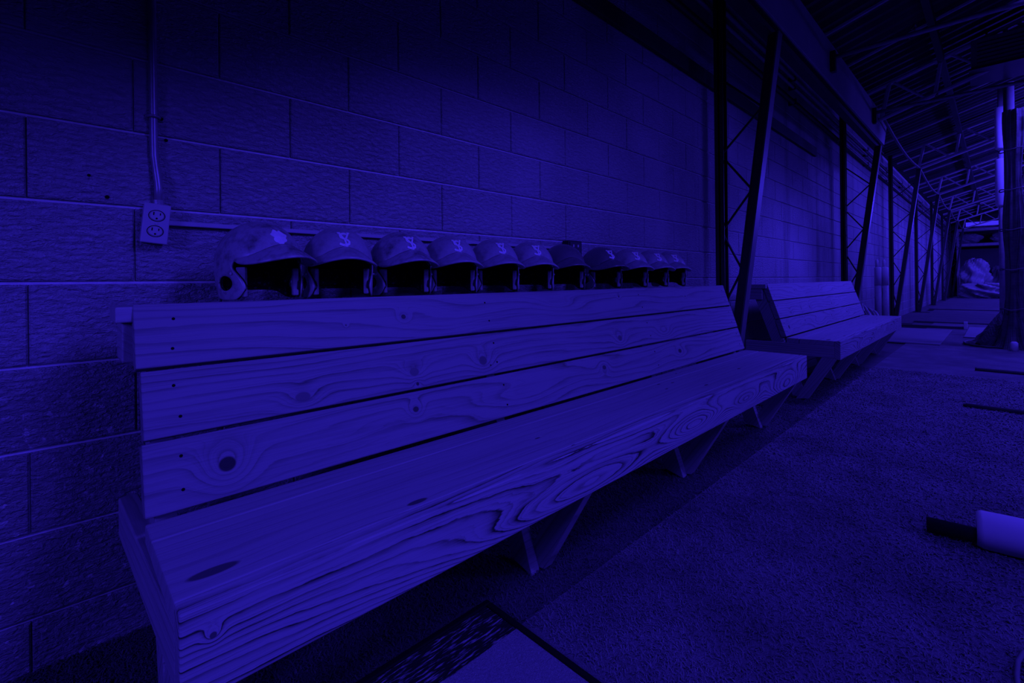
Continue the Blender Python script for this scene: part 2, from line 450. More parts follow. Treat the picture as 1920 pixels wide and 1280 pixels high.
def make_bench(label):
    t = thing('bench', B0, label, 'bench', 'pine dugout benches along the block wall')
    L = lambda x, y, z: Vector((x, y, z)) - B0
    bot, top = Vector((0, -.468, .475)), Vector((0, -.333, .890)); e = (top - bot).normalized(); nrm = Vector((1, 0, 0)).cross(e) * 1
    if nrm.y > 0: nrm = -nrm
    full = (top - bot).length; w = (full - .014) / 3
    for i, key in enumerate(('low', 'mid', 'top')):
        c = bot + e * (w / 2 + i * (w + .007)) - nrm * .019
        dx = (0, .004, -.003)[i]
        b = board('back_plank', L(X0 + dx, c.y, c.z), L(X1 + dx, c.y, c.z), w, .038, nrm, wm[key], t)
        for xs in (.180, 1.10, 2.13, 3.17):                  # sunk screws, two per frame
            for s in (-.033, .034):
                xj = xs - XM - dx + random.uniform(-.006, .006)
                sc = MB().tube([(xj, s, .0182), (xj, s, .0194)], .0034, 8)
                sc.build('screw', M['slot'], b)
    # seat: one wide plank, one narrow slat behind it, a deep fascia in front
    for key, nm, ya, yb in (('seat', 'seat_plank', -.782, -.556), ('slat', 'seat_slat', -.553, -.468)):
        board(nm, L(X0, (ya + yb) / 2, .447), L(X1, (ya + yb) / 2, .447), yb - ya, .038, (0, 0, 1), wm[key], t)
    board('fascia_board', L(X0, -.802, .398), L(X1 + .003, -.802, .398), .136, .038, (0, -1, 0), wm['face'], t)
    board('shelf_plank', L(.086, -.262, .868), L(X1 + .01, -.262, .868), .140, .034, (0, 0, 1), wm['shelf'], t)
    for i, x in enumerate((.099, 1.067, 2.095, 3.125)):
        xb, xp = (x + .019, x + .057) if i == 0 else (x + .057, x + .019)
        f = (1, 0, 0)
        board('seat_beam', L(xb + (0 if i else .019), -.783, .383), L(xb, -.17, .383), .089, .038, f, M['wood'], t)
        board('shelf_brace', L(xb, -.30, .806), L(xb, -.185, .806), .089, .038, f, M['wood'], t)
        # rear post, runs from the shelf down to the foot, cut level at both ends
        a, b = Vector((0, -.595, 0)), Vector((0, -.300, .851)); d = (b - a); off = .094
        pv = [(-.019, 0, 0), (.019, 0, 0), (.019, off, 0), (-.019, off, 0)]
        v = [L(xp + q[0], a.y + q[1], 0.012 if 0 else .0) for q in pv] + [L(xp + q[0], b.y + q[1], b.z) for q in pv]
        v = [Vector(q) for q in v]
        if off: v[2].z += .022; v[3].z += .022              # the heel of the foot is clipped
        mesh('post', v, [(0, 3, 2, 1), (4, 5, 6, 7), (0, 1, 5, 4), (1, 2, 6, 5), (2, 3, 7, 6), (3, 0, 4, 7)], M['wood'], t, False, .002)
        a, b = Vector((0, -.612, .0)), Vector((0, -.800, .338)); off = .098
        if i == 0: xb += .019
        v = [L(xb + q[0], a.y + (q[1] / .094) * .085, 0) for q in pv] + [L(xb + q[0], b.y + q[1] / .094 * off, b.z) for q in pv]
        v = [Vector(q) for q in v]; v[0].z += .014; v[1].z += .014
        mesh('leg', v, [(0, 3, 2, 1), (4, 5, 6, 7), (0, 1, 5, 4), (1, 2, 6, 5), (2, 3, 7, 6), (3, 0, 4, 7)], M['wood'], t, False, .002)
    return t


bench1 = make_bench('long pine slat-back bench in the foreground, helmets lined up on its shelf')
bench2 = copy_tree(bench1); bench2.location = B0 + Vector((3.98, 0, 0))
tag(bench2, 'empty pine slat-back bench farther down the wall, behind the foreground bench')


# ------------------------------------------------------------------ batting helmets
NA = 108
RX, RY, RZ = .098, .118, .108                                 # half width, half length, dome height above the rim line
def rim_lift(a):                                              # a = azimuth from the front
    a = abs(a); A = math.radians(64)
    return .034 * math.cos(a / A * PI / 2) ** 2 if a < A else 0


def dome(a, el, grow=0.):
    """point of the dome; a azimuth from front (-Y), el elevation 0..pi/2"""
    ry = RY * (1.0 if abs(a) < PI / 2 else 1.0)
    return Vector(((RX + grow) * math.sin(a) * math.cos(el), -(ry + grow) * math.cos(a) * math.cos(el), (RZ + grow) * math.sin(el)))


HA, HR, HZC, HV = 83., 13.5, -.054, .0185                       # ear hole: azimuth, half width (deg), height, half height
def hole(m):
    a = math.degrees(abs(math.atan2(m.x / RX, -m.y / RY))); da = (a - HA) / HR; dz = (m.z - HZC) / HV
    return da, dz, da * da + dz * dz


def helmet_shell(grow=0., holes=True):
    v, f, gone = [], [], []
    fr = math.radians(65); NE = 14
    az = [(-PI + 2 * PI * i / NA) for i in range(NA)]
    for j in range(NE):
        for a in az:
            l = rim_lift(a); e0 = math.asin(min(.9, l / RZ)); el = e0 + (PI / 2 - e0) * j / NE
            v.append(dome(a, el, grow))
    top = len(v); v.append(dome(0, PI / 2, grow))
    for j in range(NE - 1):
        for i in range(NA):
            k = (i + 1) % NA; f.append((j * NA + i, j * NA + k, (j + 1) * NA + k, (j + 1) * NA + i))
    for i in range(NA): f.append(((NE - 1) * NA + i, (NE - 1) * NA + (i + 1) % NA, top))
    # skirt: ear flaps and neck, from the left temple round the back to the right temple
    ids = [i for i in range(NA) if abs(az[i]) >= fr - 1e-6]
    ids = [i for i in ids if az[i] > 0] + [i for i in ids if az[i] <= 0]
    NS = 22; rows = [ids]; nC = len(ids)
    for j in range(1, NS + 1):
        t = j / NS; row = []
        for c, i in enumerate(ids):
            s = c / (nC - 1)                                   # 0 .. 1 round the back
            side = abs(s - .5) * 2                             # 1 at the temples, 0 at the back
            zb = -.072 - .023 * (1 / (1 + math.exp(-(side - .58) * 18)))
            zb *= 1 - .30 * max(0, (side - .93) / .07) ** 2
            z = zb * t
            lo = 66 + 5 * math.exp(-((z + .016) / .016) ** 2) - 14 * math.exp(-((z + .066) / .034) ** 2)
            ab = math.radians(lo); a = ab + s * (2 * PI - 2 * ab)
            tuck = 1 - .10 * t ** 2 * (.4 + .6 * (1 - side)) + .02 * t * side
            p = dome(a, 0, grow); row.append(len(v)); v.append(Vector((p.x * tuck, p.y * tuck, z - grow * 0)))
        rows.append(row)
    for j in range(NS):
        for c in range(nC - 1):
            q = (rows[j][c], rows[j][c + 1], rows[j + 1][c + 1], rows[j + 1][c])
            if holes:
                m = sum((v[i] for i in q), Vector()) / 4
                if hole(m)[2] < 1: gone.append(q); continue
            f.append(q)
    if holes:                                                  # round the edge of the ear hole
        edge = set(i for q in gone for i in q) & set(i for q in f for i in q)
        for i in edge:
            da, dz, rr = hole(v[i]); k = 1 / math.sqrt(max(rr, 1e-6)); sg = 1 if v[i].x > 0 else -1
            ang = math.radians(HA + da * k * HR) * sg; rad = math.hypot(v[i].x / RX, v[i].y / RY)
            v[i] = Vector((RX * rad * math.sin(ang), -RY * rad * math.cos(ang), HZC + dz * k * HV))
    return v, f


def helmet_brim():
    v, f = [], []; A = math.radians(66); n, m = 26, 7
    for i in range(n + 1):
        a = -A + 2 * A * i / n; c = math.cos(a / A * PI / 2) ** .75
        for j in range(m + 1):
            t = j / m; p = dome(a, math.asin(min(.9, rim_lift(a) / RZ)), .001)
            out = Vector((math.sin(a) * .55, -math.cos(a) * 1., 0))
            q = p + out * (.074 * c * t); q.z += .006 * c - .030 * c * t ** 1.3 + .004 * (1 - t)
            v.append(q)
    for i in range(n):
        for j in range(m): f.append((i * (m + 1) + j, (i + 1) * (m + 1) + j, (i + 1) * (m + 1) + j + 1, i * (m + 1) + j + 1))
    return v, f


def on_dome(u, w, grow):                                      # u,w metres across / up the front of the dome
    u, w = u * 1.15, w * 1.12
    a = u / RY; el = math.radians(38) + w / RZ
    return dome(a, el, grow)


def ribbon(mb, pts, wd, grow):
    n = len(pts); L, R = [], []
    for i, (x, y) in enumerate(pts):
        x0, y0 = pts[max(i - 1, 0)]; x1, y1 = pts[min(i + 1, n - 1)]; d = math.hypot(x1 - x0, y1 - y0) or 1
        nx, ny = -(y1 - y0) / d * wd / 2, (x1 - x0) / d * wd / 2
        L.append((x + nx, y + ny)); R.append((x - nx, y - ny))
    v = [on_dome(*q, grow) for q in L] + [on_dome(*q, grow) for q in R] + [on_dome(*q, grow - .003) for q in L] + [on_dome(*q, grow - .003) for q in R]
    f = []
    for i in range(n - 1):
        f += [(i, i + 1, n + i + 1, n + i), (i, 2 * n + i, 2 * n + i + 1, i + 1), (n + i, n + i + 1, 3 * n + i + 1, 3 * n + i)]
    f += [(0, n, 3 * n, 2 * n), (n - 1, 3 * n - 1, 4 * n - 1, 2 * n - 1)] if 0 else []
    mb.add(v, f)


def monogram():
    mb = MB(); g = .0020
    s = [(.0165, .0125), (.010, .0185), (0, .0200), (-.011, .0175), (-.0155, .0115), (-.012, .0050), (-.002, .0010), (.009, -.0030), (.0155, -.0085), (.0135, -.0150), (.005, -.0190), (-.006, -.0190), (-.0165, -.0150)]
    sm = []
    for i in range(len(s) - 1):
        for t in (0, .5): sm.append(((1 - t) * s[i][0] + t * s[i + 1][0], (1 - t) * s[i][1] + t * s[i + 1][1]))
    sm.append(s[-1]); ribbon(mb, sm, .0068, g)
    ribbon(mb, [(-.020, .0215), (-.010, .010), (.001, -.003), (.003, -.012), (.003, -.026)], .0062, g + .0008)
    ribbon(mb, [(.022, .0215), (.013, .010), (.003, -.003)], .0058, g + .0012)
    ribbon(mb, [(-.026, .0215), (-.013, .0215)], .0045, g + .0010); ribbon(mb, [(.015, .0215), (.028, .0215)], .0045, g + .0010)
    ribbon(mb, [(-.004, -.026), (.010, -.026)], .0045, g + .0010)
    return mb


def worn_patch():
    mb = MB(); g = .0020; pts = []
    for i in range(28):
        a = 2 * PI * i / 28; r = .0215 * (1 + .12 * math.sin(3 * a + .6) + .13 * math.sin(7 * a) + .06 * math.sin(11 * a))
        pts.append((r * 1.12 * math.cos(a) - .004, r * .95 * math.sin(a) - .004))
    n = len(pts); v = [on_dome(-.004, -.004, g)] + [on_dome(*q, g) for q in pts] + [on_dome(*q, g - .003) for q in pts]
    f = [(0, 1 + i, 1 + (i + 1) % n) for i in range(n)] + [(1 + i, 1 + n + i, 1 + n + (i + 1) % n, 1 + (i + 1) % n) for i in range(n)]
    mb.add(v, f)
    return mb


SV, SF = helmet_shell(); LV, LF = helmet_shell(-.006); VV, VF = helmet_brim(); MONO, PATCH = monogram(), worn_patch()
hmats = [mat_helmet('helmet_scuffed', .34, .42, .75), mat_helmet('helmet_satin', .36, .34, .35), mat_helmet('helmet_gloss', .13, .22, .15)]


def make_shell_mesh(name, v, f, mat, thick):
    me = bpy.data.meshes.new(name); me.from_pydata([tuple(q) for q in v], [], f); me.materials.append(mat)
    b = bmesh.new(); b.from_mesh(me); bmesh.ops.recalc_face_normals(b, faces=b.faces); b.faces.ensure_lookup_table()
    if sum(q.normal.z for q in b.faces if q.calc_center_median().z > .012) < 0: bmesh.ops.reverse_faces(b, faces=b.faces)
    b.to_mesh(me); b.free()
    me.polygons.foreach_set('use_smooth', [True] * len(me.polygons))
    return me


HZ = .8905 + .0965                                            # rim line height above the shelf for a helmet standing on its flaps
hel = [  # x, facing (deg from straight out, turning to the camera), material, decal, label
    (.385, -14, 0, 'patch', 'scuffed batting helmet nearest the outlet, crumpled decal on its front'),
    (.598, 13, 1, 'mono', 'second batting helmet from the outlet, beside the scuffed first one'),
    (.806, 10, 0, 'mono', 'third batting helmet from the outlet in the row on the bench shelf'),
    (1.004, 18, 1, 'mono', 'fourth batting helmet from the outlet in the row on the bench shelf'),
    (1.213, 21, 1, 'mono', 'fifth batting helmet from the outlet, two before the glossy black one'),
    (1.418, 27, 1, 'mono', 'sixth batting helmet from the outlet, just before the glossy dark one'),
    (1.632, 28, 2, None, 'glossy dark batting helmet without a decal, below the small junction box'),
    (1.925, 24, 2, 'mono', 'dark batting helmet after the gap in the row, fourth from the far end'),
    (2.172, 31, 1, 'mono', 'third batting helmet from the far end of the shelf row'),
    (2.392, 30, 1, 'mono', 'second batting helmet from the far end of the shelf row'),
    (2.602, 36, 1, 'mono', 'last batting helmet, at the far end of the shelf row'),
]
shell_me = [make_shell_mesh('shell', SV, SF, m, .004) for m in hmats]
brim_me = [make_shell_mesh('brim', VV, VF, m, .004) for m in hmats]
liner_me = make_shell_mesh('liner', LV, LF, M['liner'], .004)


def solid(o, t, off=-1):
    s = o.modifiers.new('solid', 'SOLIDIFY'); s.thickness = t; s.offset = off
    return o


def pad(mb, a0, a1, z0, z1, rin, rout):
    n = 7
    v, f = [], []
    for i in range(n + 1):
        a = math.radians(a0 + (a1 - a0) * i / n)
        for r, z in ((rout, z0), (rout, z1), (rin, z1), (rin, z0)):
            v.append((RX * r * math.sin(a), -RY * r * math.cos(a), z))
    for i in range(n):
        for j in range(4): f.append((4 * i + j, 4 * i + (j + 1) % 4, 4 * i + 4 + (j + 1) % 4, 4 * i + 4 + j))
    f += [(0, 1, 2, 3), tuple(4 * n + j for j in (3, 2, 1, 0))]
    mb.add(v, f); return mb


for i, (x, phi, mi, dec, lab) in enumerate(hel):
    h = thing('batting_helmet', (x, -.262, HZ), lab, 'helmet', 'batting helmets on the bench shelf', -math.radians(phi))
    sh = solid(link_mesh('shell', shell_me[mi], h), .004)
    b = solid(link_mesh('brim', brim_me[mi], h), .0045)
    li = solid(link_mesh('liner', liner_me, h), .006)
    for s in (1, -1):
        p = pad(MB(), 54 * s, 69 * s, -.088, -.014, .76, .90).build('ear_pad', M['pad'], h, False, .004)
    pad(MB(), -34, 34, .030, .055, .70, .81).build('brow_pad', M['pad'], h, False, .004)
    pad(MB(), 140, 220, -.062, -.01, .74, .90).build('back_pad', M['liner'], h, False, .004)
    if dec == 'mono': MONO.build('monogram', M['decal'], h)
    if dec == 'patch': PATCH.build('worn_decal', M['decal'], h)
    for s in (1, -1):                                          # flap rivets
        q = dome(math.radians(70 * s), 0, .001); MB().tube([(q.x, q.y, -.030), (q.x * 1.03, q.y * 1.03, -.030)], .0032, 8).build('rivet', M['steel_light'], h)

# ------------------------------------------------------------------ outlet, conduit, raceway on the block wall
t = thing('wall_outlet', (.192, 0, 1.097), 'surface-mounted double power outlet at the lower end of the vertical conduit', 'outlet')
t.rotation_euler = (0, math.radians(5.5), 0)
MB().box((-.028, -.040, -.052), (.028, -.001, .052)).build('outlet_box', M['outlet'], t, False, .004)
fp = MB().box((-.0295, -.045, -.0535), (.0295, -.0405, .0535)).build('cover_plate', M['outlet'], t, False, .002)
for s in (.021, -.021):
    mb = MB(); n = 28
    ring = [(.0178 * math.cos(2 * PI * k / n), .0150 * math.sin(2 * PI * k / n)) for k in range(n)]
    mb.tube([(ring[k % n][0], -.0455, ring[k % n][1] + s) for k in range(n + 1)], .0009, 6, False); mb.build('socket_rim', M['slot'], fp)
    v = [(a * .88, -.0452, b * .88 + s) for a, b in ring] + [(a * .82, -.0472, b * .82 + s) for a, b in ring]
    mesh('socket_face', v, [tuple(n + k for k in range(n))] + [(k, (k + 1) % n, n + (k + 1) % n, n + k) for k in range(n)], M['outlet'], fp)
    sl = MB().box((-.0085, -.0480, s + .001), (-.0060, -.0470, s + .009)).box((.0060, -.0480, s + .002), (.0082, -.0470, s + .008)).tube([(0, -.048, s - .0075), (0, -.047, s - .0075)], .0024, 10)
    sl.build('socket_slot', M['slot'], fp)
MB().tube([(0, -.0470, 0), (0, -.0450, 0)], .0026, 10).build('plate_screw', M['steel_light'], fp)

t = thing('conduit', (.197, 0, 1.15), 'metal conduit pipe running up the wall from the outlet', 'conduit')
pts = [(.004, -.022, 0), (.004, -.022, .045), (.0035, -.021, .065), (.000, -.016, .105), (-.003, -.0125, .135), (-.004, -.012, .17), (-.006, -.012, 1.2), (-.008, -.012, 2.28)]
MB().tube(pts, .0098, 14).build('pipe', M['galv'], t, True)
MB().tube([(.004, -.022, -.002), (.004, -.022, .014)], .0135, 12).build('connector', M['galv'], t, False, .001)
st = MB().box((-.022, -.004, .236), (.020, -.0015, .250)); st.tube([(-.017, -.003, .243), (-.017, -.014, .243), (-.011, -.0235, .243), (-.004, -.0248, .243), (.004, -.0235, .243), (.009, -.014, .243), (.010, -.003, .243)], .0038, 8)
st.build('strap', M['galv'], t, True); MB().tube([(.0145, -.0085, .243), (.0145, -.003, .243)], .0045, 8).build('strap_screw', M['slot'], t)

t = thing('cable_raceway', (.222, 0, 1.097), 'thin horizontal cable raceway on the wall behind the helmets', 'raceway')
MB().box((0, -.019, 0), (1.72, -.001, .0135)).build('channel', M['outlet'], t, False, .002)
for xx in (.42, 1.05): MB().box((xx, -.0205, -.001), (xx + .035, -.001, .0145)).build('joint_clip', M['outlet'], t, False, .001)
t = thing('junction_box', (2.00, 0, 1.105), 'small dark junction box at the end of the cable raceway', 'junction box')
MB().box((-.055, -.045, -.048), (.06, -.001, .040)).build('box_body', M['black'], t, False, .004)
MB().box((-.045, -.049, -.040), (.05, -.0455, .033)).build('box_lid', plain('box_lid', .05, .5), t, False, .002)
for dx in (-.018, .02):
    for dz in (-.02, .012): MB().box((dx - .006, -.0510, dz - .007), (dx + .006, -.0495, dz + .007)).build('socket_insert', M['outlet'], t, False, .001)

# bolt holes and anchors left in the blocks
for i, (bx_, bz_) in enumerate(((.222, 1.337), (.060, 1.215), (.095, 1.163))):
    o = MB().tube([(bx_, -.0025, bz_), (bx_, .004, bz_)], (.0045, .0035, .005)[i], 9).build('wall_anchor', M['slot'])
    tag(o, ('small black anchor hole right of the conduit below its strap', 'faint anchor hole in the block left of the outlet', 'black anchor hole just above the bed joint left of the outlet')[i], 'anchor', 'anchors in the block wall')

# dark raised band on the wall, pipes near the eave
o = MB().box((1.2, -.035, 2.475), (6.95, -.001, 2.585)).build('wall_band', M['dark'], None, False, .004)
tag(o, 'long dark girt set high on the block wall', 'band')
for z, y, r, lab in ((2.90, -.045, .028, 'lowest dark pipe along the top of the block wall'), (3.06, -.05, .016, 'middle thin pipe along the top of the block wall'), (3.16, -.05, .020, 'upper pipe along the top of the block wall, below the eave')):
    t = thing('wall_pipe', (0, 0, z), lab, 'pipe', 'pipes along the eave')
    MB().tube([(-1, y, 0), (30, y, 0)], r, 8).build('pipe', M['steel'] if r > .02 else M['steel_light'], t, True)
    for k in range(8): MB().box((1.7 + 4.22 * k, y - r - .004, -r - .004), (1.73 + 4.22 * k, -.001, r + .004)).build('pipe_clip', M['steel'], t)

# ------------------------------------------------------------------ steel lattice columns and roof trusses
COLX = [3.75 + 4.22 * k for k in range(7)]
clabs = ['black steel lattice column between the two benches', 'black lattice column at the far end of the second bench', 'lattice column just past the pale upright tubes',
         'fourth lattice column along the wall, second past the pale tubes', 'fifth lattice column along the wall, third from the far end', 'second farthest lattice column along the wall', 'farthest lattice column along the wall, by the stored tarps']
def chord_y(z): return -.25 - .128 * (z - .62)


for k, X in enumerate(COLX):
    t = thing('steel_column', (X, -.12, 0), clabs[k], 'column', 'lattice columns along the wall')
    L = lambda y, z, dx=0: (dx, y + .12, z)
    zt = 3.40
    mb = MB().box((-.040, -.006, 0), (.040, .006, zt)); mb.box((-.040, -.034, 0), (-.031, .034, zt)); mb.box((.031, -.034, 0), (.040, .034, zt))
    mb.build('vertical_post', M['steel'], t)
    ztop = 2.70 if k < 2 else 3.05
    mb = MB().bar(L(chord_y(0), 0), L(chord_y(ztop), ztop), .008, .075); mb.bar(L(chord_y(0) + .03, 0), L(chord_y(ztop) + .03, ztop), .010, .085)
    mb.bar(L(chord_y(0), 0, -.036), L(chord_y(ztop), ztop, -.036), .06, .007)
    rp = mb.build('raking_post', M['steel'], t)
    MB().bar(L(chord_y(0) - .030, 0), L(chord_y(ztop) - .030, ztop), .010, .085).build('front_flange', M['flange'], rp)
    z = .10; n = 0
    while z < ztop - .25:
        z2 = z + .30; a, b = ((-.12, z), (chord_y(z2) + .03, z2)) if n % 2 == 0 else ((chord_y(z) + .03, z), (-.12, z2))
        MB().tube([L(*a), L(*b)], .0085, 6).build('lattice_rod', M['steel'], t)
        z = z2; n += 1
    MB().box((-.08, -.32, 0), (.08, .07, .012)).build('base_plate', M['steel'], t)

tlabs = ['roof truss over the foreground end of the aisle', 'roof truss rising from the end of the pale soffit board', 'roof truss springing from the third lattice column', 'roof truss springing from the fourth lattice column', 'roof truss springing from the fifth lattice column', 'roof truss springing from the sixth lattice column', 'farthest roof truss, before the lit gable window']
for k, X in enumerate(COLX):
    t = thing('roof_truss', (X, -.55, 3.05), tlabs[k], 'truss', 'roof trusses over the aisle')
    P = lambda y, z: (0, y + .55, z - 3.05)
    bz = lambda y: 3.05 + .33 * (-.55 - y)
    tz = lambda y: 3.50 + .30 * (-.62 - y)
    mt = M['truss'] if k > 0 else M['steel']
    MB().tube([P(-.53, bz(-.53)), P(-5.2, bz(-5.2))], .028, 8).build('bottom_chord', mt, t)
    MB().tube([P(-.15, tz(-.15)), P(-5.2, tz(-5.2))], .026, 8).build('top_chord', mt, t)
    y = -.55
    MB().tube([P(y, bz(y)), P(y - .09, tz(y - .09))], .026, 8).build('web', mt, t)
    while y > -4.6:
        MB().tube([P(y - .12, tz(y - .12)), P(y - .46, bz(y - .46))], .016, 6).build('web', mt, t)
        MB().tube([P(y - .54, bz(y - .54)), P(y - .60, tz(y - .60))], .020, 6).build('web', mt, t)
        y -= .56

# purlin-like rafters between trusses and the eave tubes
n = 0
for k in range(6):
    for j in (1, 2, 3):
        X = COLX[k] + 4.22 * j / 4
        t = MB().tube([(X, -.1, roofz(-.1) - .05), (X, -6.8, roofz(-6.8) - .05)], .022, 6).build('rafter', M['steel_light'])
        tag(t, '%s thin roof rafter in the %s bay from the camera' % (('nearest', 'middle', 'farthest')[j - 1], ('first', 'second', 'third', 'fourth', 'fifth', 'sixth')[k]), 'rafter', 'rafters between the trusses')
for y, lab in ((-1.15, 'roof purlin nearest the block wall, running the length of the hall'), (-2.2, 'second roof purlin from the block wall'), (-3.4, 'third roof purlin from the block wall')):
    o = MB().box((-2.9, y - .03, roofz(y) - .18), (XE - .1, y + .03, roofz(y) - .088)).build('purlin', M['dark']); tag(o, lab, 'purlin', 'roof purlins')
for k in range(1, 6):
    Xa, Xb = COLX[k], COLX[k + 1]
    pts = [(Xa + (Xb - Xa) * s / 10, -.57, 3.05 + .02 - .10 * math.sin(PI * s / 10)) for s in range(11)]
    o = MB().tube(pts, .018, 6).build('eave_cable', M['galv_dark'])
    tag(o, 'sagging eave pipe between the %s lattice columns' % ('second and third', 'third and fourth', 'fourth and fifth', 'fifth and sixth', 'sixth and seventh')[k - 1], 'pipe', 'eave pipes')

# soffit board, the dark beam below it and the net poles clamped to it
sv = [(-2.5, -.52, 2.80), (8.42, -.52, 2.80), (8.72, -.52, 3.20), (-2.5, -.52, 3.20)]
sv = sv + [(a, b + .045, c) for a, b, c in sv]
o = mesh('soffit_board', sv, [(0, 1, 2, 3), (7, 6, 5, 4), (0, 4, 5, 1), (1, 5, 6, 2), (2, 6, 7, 3), (3, 7, 4, 0)], M['plywood'], None, False, .003)
tag(o, 'wide pale board running along the eave above the lattice columns', 'soffit board')
t = thing('eave_beam', (0, -.47, 2.70), 'dark steel beam directly beneath the pale eave board', 'beam')
MB().box((-2.5, -.035, -.01), (8.5, .035, .0)).box((-2.5, -.035, .085), (8.5, .035, .097)).box((-2.5, -.006, 0), (8.5, .006, .085)).build('beam_section', M['dark'], t)
for X, lab in ((5.36, 'nearer net pole clamped to the pale eave board'), (7.55, 'farther net pole clamped to the pale eave board')):
    t = thing('net_pole', (X, -.5225, 3.04), lab, 'pole', 'net poles across the aisle')
    MB().tube([(0, -.02, 0), (0, -1.1, .0), (.02, -2.3, -.03)], .022, 8).build('pipe', M['galv'], t, True)
    MB().box((-.03, -.04, -.14), (.03, -.001, .06)).build('bracket', M['steel'], t, False, .003)
    MB().tube([(-.06, -.6, .02), (-.03, -.62, .07), (.03, -.62, .07), (.06, -.6, .02), (0, -.58, -.03)], .006, 6).build('cord_loop', M['cord'], t)

t = thing('unit_heater', (8.1, -1.75, 3.36), 'dark boxy heater hanging under the roof above the gathered net', 'heater')
MB().box((-.30, -.45, .02), (.30, .33, .36)).build('casing', plain('heater_casing', .22, .6), t, False, .01)
for q in range(6): MB().box((-.306, -.40, .07 + .045 * q), (-.301, .28, .078 + .045 * q)).build('louvre', M['steel'], t)
MB().box((-.33, -.47, 0), (.33, .35, .02)).build('bottom_flange', M['steel'], t)
for yy in (-.3, .2): MB().tube([(0, yy, .36), (0, yy, roofz(-1.75 + yy) - 3.36)], .01, 6).build('hanger_rod', M['steel'], t)

# ------------------------------------------------------------------ gathered net, padded post
t = thing('gathered_net', (8.66, -1.735, 0.012), 'bundle of gathered batting-cage net hanging on its pole at the right edge', 'net')
v, f = [], []; n, m = 64, 46
for j in range(m + 1):
    z = 3.0 * j / m; spread = .080 + .12 * math.exp(-z / .16) + .012 * math.sin(z * 5)
    for i in range(n):
        a = 2 * PI * i / n; r = spread * (1 + .10 * math.sin(7 * a + z * .8) + .06 * math.sin(13 * a - z * 1.7) + (.10 * math.sin(5 * a + 9 * z) if z < .35 else 0))
        v.append((r * math.cos(a) + .01 * math.sin(z * 3), r * math.sin(a) - .035, z))
for j in range(m):
    for i in range(n): f.append((j * n + i, j * n + (i + 1) % n, (j + 1) * n + (i + 1) % n, (j + 1) * n + i))
mesh('net_bundle', v, f, M['net'], t, True)
MB().tube([(0, 0, 0), (0, 0, 3.36)], .05, 12).build('pole', plain('net_pole_paint', .17, .5), t, True)
MB().tube([(-.27, -.02, 0), (-.27, -.02, .10), (-.27, -.02, .115)], [.036, .034, .02], 10).build('pole_foot', M['foam'], t, True)
for z in (.5, 1.0, 1.5, 2.0, 2.5): MB().tube([(.128 * math.cos(q * PI / 12), .128 * math.sin(q * PI / 12) - .035, z + .01 * math.sin(q)) for q in range(25)], .007, 6, False).build('tie_cord', M['cord'], t)
for q in range(9): MB().tube([(-.05, -.155, .12 + q * .33), (-.045, -.168, .20 + q * .33), (-.05, -.155, .28 + q * .33)], .011, 6).build('lacing_loop', M['cord'], t)
PO = Vector((8.95, -1.56, 0.012)) - Vector((8.66, -1.735, 0.012))      # the net pools on the floor beside its pole
v, f = [], []; n, m = 40, 14
for j in range(m + 1):
    s = j / m
    for i in range(n):
        a = 2 * PI * i / n; r = (.33 * (1 - s) ** .8) * (1 + .16 * math.sin(5 * a + 7 * s) + .12 * math.sin(9 * a - 5 * s))
        v.append((PO.x + r * math.cos(a) * .9, PO.y + r * math.sin(a) * .62 - .10 * s, .44 * s ** 1.3 + .018 * math.sin(6 * a + 10 * s)+.02))
for j in range(m):
    for i in range(n): f.append((j * n + i, j * n + (i + 1) % n, (j + 1) * n + (i + 1) % n, (j + 1) * n + i))
mesh('pooled_folds', v, f, M['net'], t, True)
for q in range(3): MB().tube([(PO.x + .40 * math.cos(s * .5 + q) * (1 + .1 * math.sin(3 * s + q)), PO.y + .27 * math.sin(s * .5 + q), .016) for s in range(11)], .012, 6).build('hem_cord', M['tarp_dark'], t, True)
t = thing('padded_post', (9.75, -1.665, 0.012), 'pale padded post standing behind the gathered net', 'post')
MB().tube([(0, 0, 0), (0, 0, 3.6)], .03, 10).build('post', M['steel_light'], t, True)
for za, zb in ((1.92, 2.60), (2.74, 3.34)): MB().tube([(0, 0, za), (0, 0, za + .02), (0, 0, zb - .02), (0, 0, zb)], [.05, .062, .062, .05], 14).build('pad', M['foam'], t, True)

# ------------------------------------------------------------------ things on the floor
t = thing('floor_mat', (.44, -.93, .012), 'carpeted door mat with a black rubber rim, in front of the bench', 'mat')
ax, ay = .44, .335
rim = MB().box((-ax, ay - .018, -.012), (ax, ay, .008)).box((-ax, -ay, -.012), (ax, -ay + .018, .008)).box((-ax, -ay + .018, -.012), (-ax + .018, ay - .018, .008)).box((ax - .018, -ay + .018, -.012), (ax, ay - .018, .008))
rim.build('rubber_rim', M['rim'], t, False, .003)
MB().box((-ax + .019, ay - .138, -.012), (ax - .019, ay - .019, .003)).build('ridged_band', M['ridges'], t)
MB().box((-ax + .019, -ay + .138, -.012), (ax - .019, ay - .139, .0045)).build('carpet_centre', M['matcentre'], t)
MB().box((-ax + .019, -ay + .019, -.012), (ax - .019, -ay + .137, .003)).build('ridged_band', M['ridges'], t)

